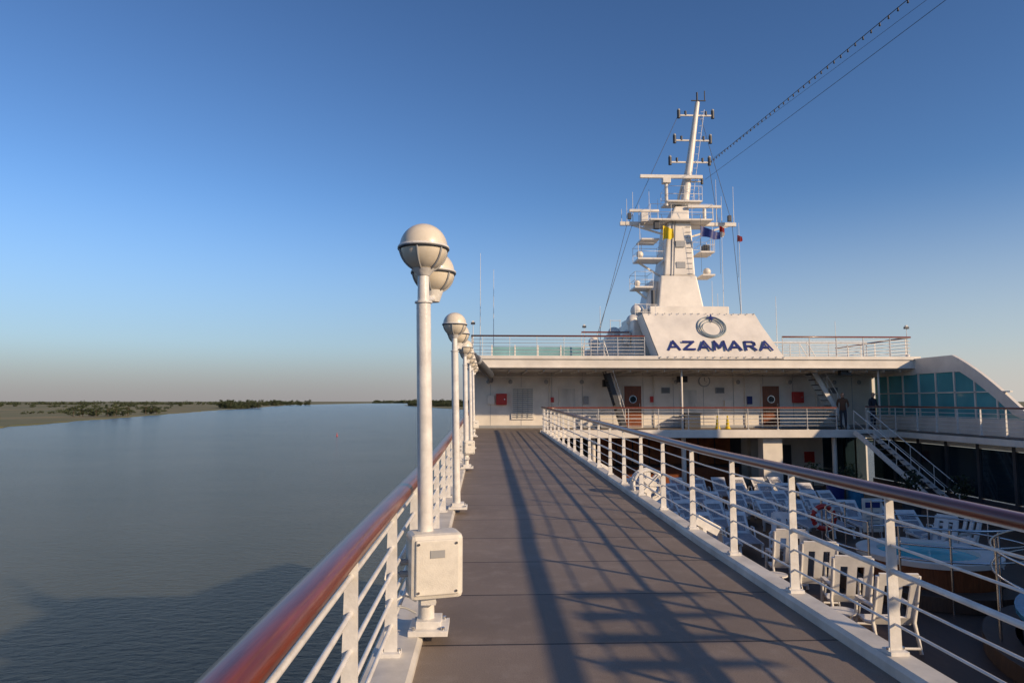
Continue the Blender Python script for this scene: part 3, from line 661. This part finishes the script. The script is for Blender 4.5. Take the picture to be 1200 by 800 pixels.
ad = empty('aft_deckhouse')
b = B(); b.bb(5.5, 20, -40, -7, -2.7, 5.0, WHITE); b.bb(8, 17, -32, -12, 5, 9.0, WHITE); b.bb(5.3, 20.1, -40.2, -6.8, 5.0, 5.2, WHITE)
for i in range(6): b.bb(6.2 + i * 2.2, 7.8 + i * 2.2, -6.995, -6.95, 1.2, 3.2, DGLASS)
b.obj('walls', ad); b = B(); taper(9, 9.5, 15.5, -30, -14, 15, 10.3, 14.7, -28, -17); b.obj('funnel', ad, .2)
b = B(); b.bb(19.05, 20.0, 6, 23, .3, 6.2, WHITE); b.bb(19.05, 20.0, -6.7, 6, .3, 3.4, WHITE)  # unseen block, added and stepped in height to shade the pool deck
for i in range(12): b.bb(19.02, 19.05, -5 + i * 2.3, -3.4 + i * 2.3, 1.5, 3.0, GLASS)
b.obj('pool_shade_blocker', ad)
b = B()  # out-of-view slats on posts, added to cast bar shadows on the walkway
for y in (1.80, 2.28, 2.78, 3.36): b.prism([(3.85, y - .1, 1.62), (4.95, y - .04, 1.62), (4.95, y + .04, 1.62), (3.85, y + .1, 1.62)], (0, 0, .03), WHITE2)
b.box((4.3, 2.0, 1.57), (.1, 3.2, .06), WHITE2)
for y in (.6, 3.4): b.cyl((4.3, y, -2.7), (4.3, y, 1.55), .035, WHITE2, n=10)
b.obj('slat_shadow_caster')

# ------------------------------------------------------------------ pool area
b = B()
def disc(c, r, z0, z1, m, n=48, r1=None): b.cyl((c[0], c[1], z0), (c[0], c[1], z1), r, m, r1, n)
def annulus(c, r0, r1, z0, z1, m, n=56):
    vs = []
    for R, z in ((r0, z0), (r1, z0), (r1, z1), (r0, z1)):
        for i in range(n):
            t = 2 * math.pi * i / n; vs.append((c[0] + R * math.cos(t), c[1] + R * math.sin(t), z))
    b.add(vs, [(k * n + i, k * n + (i + 1) % n, ((k + 1) % 4) * n + (i + 1) % n, ((k + 1) % 4) * n + i) for k in range(4) for i in range(n)], m, False)
tc = (10.4, 16.0)
annulus(tc, 1.12, 1.42, -2.68, -1.95, DOORW); annulus(tc, 1.05, 1.5, -1.95, -1.84, WHITE); disc(tc, 1.12, -2.6, -1.93, POOLW); annulus(tc, 1.51, 2.05, -2.69, -2.4, TEAK)
for i in range(5):
    a = i * 1.25 + .3; b.sphere((tc[0] + .85 * math.cos(a), tc[1] + .85 * math.sin(a), -1.95), .1, WHITE, 10, 6, (1, 1, .35))
b.obj('hot_tub')
b = B()
for a0, a1 in ((-.3, 1.6), (2.0, 3.6), (3.9, 5.2)):
    for z in (-1.0, -1.35, -1.65): b.ring((tc[0], tc[1], z), 2.15, .022, STEEL, 'Z', 24, 8, a0, a1)
    for k in range(4):
        a = a0 + (a1 - a0) * k / 3; p = V((tc[0] + 2.15 * math.cos(a), tc[1] + 2.15 * math.sin(a), 0)); b.cyl((p.x, p.y, -2.7), (p.x, p.y, -1.0), .024, STEEL, n=10)
b.obj('handrail_stainless')
b = B(); pc = (12.2, 10.0)
annulus(pc, 2.9, 3.4, -2.69, -2.0, DARK); annulus(pc, 2.8, 3.5, -2.0, -1.92, TILE); disc(pc, 2.9, -2.66, -2.02, POOLW)
annulus(pc, 3.51, 4.0, -2.69, -2.4, TEAK); b.obj('swimming_pool')
b = B()
for z in (-.9, -1.3): b.ring((pc[0], pc[1], z), 3.8, .022, STEEL, 'Z', 30, 8, 1.9, 3.9)
for k in range(6):
    a = 1.9 + 2 * k / 5; b.cyl((pc[0] + 3.8 * math.cos(a), pc[1] + 3.8 * math.sin(a), -2.7), (pc[0] + 3.8 * math.cos(a), pc[1] + 3.8 * math.sin(a), -.9), .024, STEEL, n=10)
b.obj('handrail_stainless')
b = B(); b.ring((9.4, 18.9, -1.55), .3, .07, RED, 'Y', 28, 10)
for a in (.8, 2.4, 3.9, 5.5): b.ring((9.4, 18.9, -1.55), .3, .074, WHITE, 'Y', 3, 10, a - .12, a + .12)
b.cyl((9.4, 19.0, -2.7), (9.4, 19.0, -1.1), .03, STEEL, n=8); b.obj('lifebuoy')
b = B(); b.bb(10.35, 10.9, 18.6, 18.64, -1.9, -1.0, WHITE); b.cyl((10.4, 18.66, -2.7), (10.4, 18.66, -1), .02, STEEL, n=8); b.cyl((10.85, 18.66, -2.7), (10.85, 18.66, -1), .02, STEEL, n=8)
b.bb(10.42, 10.83, 18.59, 18.598, -1.25, -1.1, NAVY)
for i in range(5): b.bb(10.44, 10.8, 18.59, 18.598, -1.8 + i * .1, -1.77 + i * .1, GREY)
b.obj('pool_rules_sign')
b = B(); b.cyl((14.2, 27.5, -2.7), (14.2, 27.5, -1.7), .3, NAVY, .34, 20); b.cyl((14.2, 27.5, -1.7), (14.2, 27.5, -1.62), .36, WHITE, n=20); b.cyl((15.0, 27.5, -2.7), (15.0, 27.5, -1.7), .3, TILE, .34, 20); b.cyl((15.0, 27.5, -1.7), (15.0, 27.5, -1.62), .36, WHITE, n=20); b.obj('towel_bins')
for x, y in ((16.4, 26.0), (15.8, 29.3), (17.4, 24.6), (14.6, 30.2)):
    b = B(); b.cyl((x, y, -2.7), (x, y, -2.15), .28, DARK, .36, 18)
    b.cyl((x, y, -2.2), (x, y, -1.6), .03, TRUNK, n=6)
    for _ in range(160):
        d = V((random.gauss(0, 1), random.gauss(0, 1), random.gauss(0, 1))).normalized() * random.uniform(.1, .48); p = V((x, y, -1.45)) + d
        a = V((random.gauss(0, 1), random.gauss(0, 1), random.gauss(0, 1))).normalized() * .09; e = a.cross(V((random.gauss(0, 1), random.gauss(0, 1), 1))).normalized() * .045
        b.add([p - a, p + e, p + a, p - e], [(0, 1, 2, 3)], LEAF)
    b.obj('potted_shrub')
# small side tables
b = B(); b.cyl((0, 0, .43), (0, 0, .46), .26, LCHAIR, n=24)
for k in range(4):
    a = math.pi / 2 * k + .4; b.cyl((math.cos(a) * .2, math.sin(a) * .2, .43), (math.cos(a) * .26, math.sin(a) * .26, 0), .018, LCHAIR, n=8)
b.ring((0, 0, .2), .2, .012, LCHAIR, 'Z', 20, 6); TB = b.obj('side_table', mesh_only=True)
for x, y in ((6.6, 15.6), (6.7, 12.9), (8.3, 18.6), (11.9, 19.4), (13.4, 17.9), (5.4, 19.2), (14.6, 21.6), (8.0, 17.6)): inst('side_table', TB, (x, y, -2.7))

def lounger_mesh(cloth, ang, arms=True):
    b = B(); W = .6
    for s in (-1, 1):
        b.beam((-.25, s * W / 2, .36), (1.25, s * W / 2, .36), .05, .06, LCHAIR)
        for x in (-.15, 1.1):
            b.beam((x, s * W / 2, .36), (x + (.08 if x > 0 else -.08), s * W / 2, 0), .06, .05, LCHAIR)
        if arms: b.tube([(-.3, s * (W / 2 + .03), .38), (-.25, s * (W / 2 + .04), .6), (.05, s * (W / 2 + .04), .62), (.25, s * (W / 2 + .03), .38)], .022, LCHAIR, 8)
    for i in range(13):
        b.box((-.15 + i * .112, 0, .385), (.085, W - .03, .022), cloth)
    d = V((-math.cos(ang), 0, math.sin(ang))); p0 = V((-.22, 0, .38)); Lb = .86
    n = V((math.sin(ang), 0, math.cos(ang)))
    R = Matrix((V((0, 1, 0)), d, n)).transposed()
    for s in (-1, 1): b.box(p0 + d * Lb / 2 + V((0, s * (W / 2 - .035), 0)), (.07, Lb, .045), LCHAIR, R)
    b.box(p0 + d * (Lb - .07), (W, .16, .05), LCHAIR, R); b.box(p0 + d * .05, (W, .09, .045), LCHAIR, R); b.box(p0 + d * .45, (W - .1, .05, .03), LCHAIR, R)
    for i in range(6):
        y = -.19 + i * .076; b.box(p0 + d * .42 + V((0, y, 0)), (.062, .68, .02), cloth, R)
    b.beam(p0 + d * .5 - n * .03 + V((0, .2, 0)), (-.05, .2, .3), .03, .03, LCHAIR); b.beam(p0 + d * .5 - n * .03 - V((0, .2, 0)), (-.05, -.2, .3), .03, .03, LCHAIR)
    return b.obj('lounger', mesh_only=True)
def chair_mesh():
    b = B(); W = .56
    prof = [(-.42, 1.18), (-.36, 1.0), (-.28, .75), (-.2, .5), (-.12, .38), (.1, .33), (.34, .36), (.42, .30)]
    for (x0, z0), (x1, z1) in zip(prof[:-1], prof[1:]):
        full = z0 > 1.05 or (.45 < z0 < .7) or z0 < .45
        if full: b.beam((x0, 0, z0), (x1, 0, z1), W, .035, LCHAIR)
        else:
            for yy in (-.235, 0, .235): b.beam((x0, yy, z0), (x1, yy, z1), .10 if yy else .14, .035, LCHAIR)
    for s in (-1, 1):
        y = s * (W / 2 + .02)
        b.tube([(-.40, y, 1.14), (-.30, y, .75), (-.2, y, .42), (-.36, y, .02)], .028, LCHAIR, 8)
        b.tube([(-.27, y, .66), (.05, y, .64), (.34, y, .60), (.38, y, .3), (.46, y, .02)], .028, LCHAIR, 8)
        b.box((.05, y, .655), (.5, .07, .025), LCHAIR)
    b.tube([(-.36, -W / 2, .1), (-.36, W / 2, .1)], .02, LCHAIR, 8)
    return b.obj('deck_chair', mesh_only=True)
CH = chair_mesh()
LA = lounger_mesh(LCHAIR, math.radians(60)); LB = lounger_mesh(TOWEL, math.radians(38))
for y in (16.4, 15.0, 13.65, 12.3): inst('deck_chair', CH, (7.2, y, -2.7), math.radians(78) + random.uniform(-.12, .12), 1.18)
for x, y, r in ((12.6, 18.8, 3.6), (13.6, 19.3, 3.2), (8.4, 19.3, 4.2), (6.0, 18.0, 1.0)): inst('deck_chair', CH, (x, y, -2.7), r, 1.0)
for r, y in enumerate((20.5, 22.9, 25.3, 27.7, 30.0)):
    for i in range(13):
        x = 4.0 + i * .92 + (.2 if r % 2 else 0)
        if random.random() < .06 or x > 13.6: continue
        if y < 22 and 8.2 < x < 12.4: continue
        inst('sun_lounger', LB, (x, y + random.uniform(-.12, .12), -2.7), math.pi * -.5 + random.uniform(-.18, .18))
for y in (9.0, 10.3, 18.2, 19.6): inst('sun_lounger', LA, (4.6, y, -2.7), random.uniform(-.1, .1))

b = B(); c = V((2.80, 11.7, .22)); 
b.ring(c, .26, .03, WHITE2, 'Y', 30, 8); b.ring(c + V((0, .16, 0)), .26, .03, WHITE2, 'Y', 30, 8); b.cyl(c + V((0, .01, 0)), c + V((0, .15, 0)), .15, WHITE2, n=20)
for s in (0, .16):
    for k in range(8):
        a = math.pi / 4 * k; b.beam(c + V((0, s, 0)), c + V((math.cos(a) * .25, s, math.sin(a) * .25)), .07, .016, WHITE2)
    b.cyl(c + V((0, s - .01, 0)), c + V((0, s + .01, 0)), .13, WHITE2, n=24)
b.beam(c + V((0, .08, -.45)), c + V((0, .08, 0)), .05, .05, WHITE2); b.obj('hose_reel')
for y in (9.2, 17.0):
    b = B(); b.box((2.95, y, .02), (.34, .26, .13), WHITE2, Matrix.Rotation(.5, 3, 'Y')); b.box((2.90, y, -.12), (.05, .3, .2), WHITE2); b.box((3.08, y, -.06), (.3, .22, .01), DGLASS, Matrix.Rotation(.5, 3, 'Y')); b.obj('flood_light', None, .015)

b = B(); b.bb(9.9, 10.7, 33.6, 34.2, .31, 1.0, DARK); b.bb(9.85, 10.75, 33.55, 34.25, 1.0, 1.06, BLACK); b.obj('deck_storage_box', None, .02)
for x in (11.4, 11.9):
    b = B(); b.cyl((x, 33.2, .31), (x, 33.2, .34), .15, YELL, n=12); b.cyl((x, 33.2, .34), (x, 33.2, .95), .11, YELL, .03, 12); b.obj('warning_cone')

# ------------------------------------------------------------------ people
def person(name, loc, rz, jacket, lean=0, armf=.18):
    P = []; E = []; Rr = []
    def add(p, r, par=None):
        P.append(p); Rr.append(r); i = len(P) - 1
        if par is not None: E.append((par, i))
        return i
    pel = add((0, 0, .95), .125); sp = add((0, lean * .4, 1.15), .115, pel); ch = add((0, lean * .8, 1.36), .14, sp); nb = add((0, lean, 1.48), .065, ch)
    nk = add((0, lean + .01, 1.54), .052, nb); h1 = add((0, lean + .03, 1.61), .078, nk); h2 = add((0, lean + .02, 1.69), .088, h1); add((0, lean + .01, 1.745), .05, h2)
    for s in (-1, 1):
        sh = add((s * .18, lean * .9, 1.42), .062, ch); el = add((s * .25, lean * .8 + .02, 1.15), .046, sh); wr = add((s * .21, lean * .8 + armf + .05, 1.07), .03, el)
        pa = add((s * .2, lean * .8 + armf + .12, 1.06), .032, wr)
        for k in range(4):
            L = (.07, .08, .075, .06)[k]; y0 = lean * .8 + armf + .15
            f = add((s * (.175 + .018 * k), y0, 1.06), .010, pa); f2 = add((s * (.175 + .018 * k), y0 + L * .6, 1.05), .009, f); add((s * (.175 + .018 * k), y0 + L * .7, 1.05 - L * .45), .008, f2)
        t = add((s * .16, lean * .8 + armf + .10, 1.05), .011, wr); add((s * .14, lean * .8 + armf + .15, 1.04), .009, t)
        hp = add((s * .09, 0, .88), .09, pel); kn = add((s * .10, .03, .49), .062, hp); an = add((s * .10, -.02, .09), .042, kn); add((s * .115, .15, .04), .036, an)
    me = bpy.data.meshes.new(name); me.from_pydata(P, E, []); o = bpy.data.objects.new(name, me); col.objects.link(o)
    md = o.modifiers.new('skin', 'SKIN'); sv = me.skin_vertices[0].data if me.skin_vertices else None
    if sv is None:
        import bmesh
        bm = bmesh.new(); bm.from_mesh(me); bm.verts.layers.skin.verify(); bm.to_mesh(me); bm.free(); sv = me.skin_vertices[0].data
    for i, r in enumerate(Rr): sv[i].radius = (r, r)
    sv[0].use_root = True
    ss2 = o.modifiers.new('sub', 'SUBSURF'); ss2.levels = 2; ss2.render_levels = 2
    dg = bpy.context.evaluated_depsgraph_get(); nm = bpy.data.meshes.new_from_object(o.evaluated_get(dg)); bpy.data.objects.remove(o)
    nm.materials.clear()
    for m in (SKIN, HAIR, jacket, TROU, BLACK): nm.materials.append(m)
    for p in nm.polygons:
        c = p.center; p.use_smooth = True
        if c.z > 1.525: p.material_index = 1 if (c.z > 1.70 or c.y < lean + .0) else 0
        elif c.y > lean * .8 + armf + .07 and c.z > .95: p.material_index = 0
        elif c.z < .1: p.material_index = 4
        elif c.z < .93: p.material_index = 3
        else: p.material_index = 2
    o = bpy.data.objects.new(name, nm); col.objects.link(o); o.location = loc; o.rotation_euler = (0, 0, rz)
    b = B(); hy = lean + .03
    b.sphere((0, hy + .085, 1.625), .014, SKIN, 10, 6, (1, 1.2, 1.4))
    for s in (-1, 1): b.sphere((s * .032, hy + .07, 1.65), .011, BLACK, 8, 6); b.sphere((s * .082, hy - .01, 1.64), .02, SKIN, 8, 6, (.5, 1, 1.4))
    b.box((0, hy + .075, 1.585), (.04, .01, .008), RED); b.obj('face', o)
person('standing_person', (18.2, 31.5, .31), math.radians(200), CLO1, .03, .20)
person('standing_person', (17.0, 31.9, .31), math.radians(150), CLO2, .08, .18)
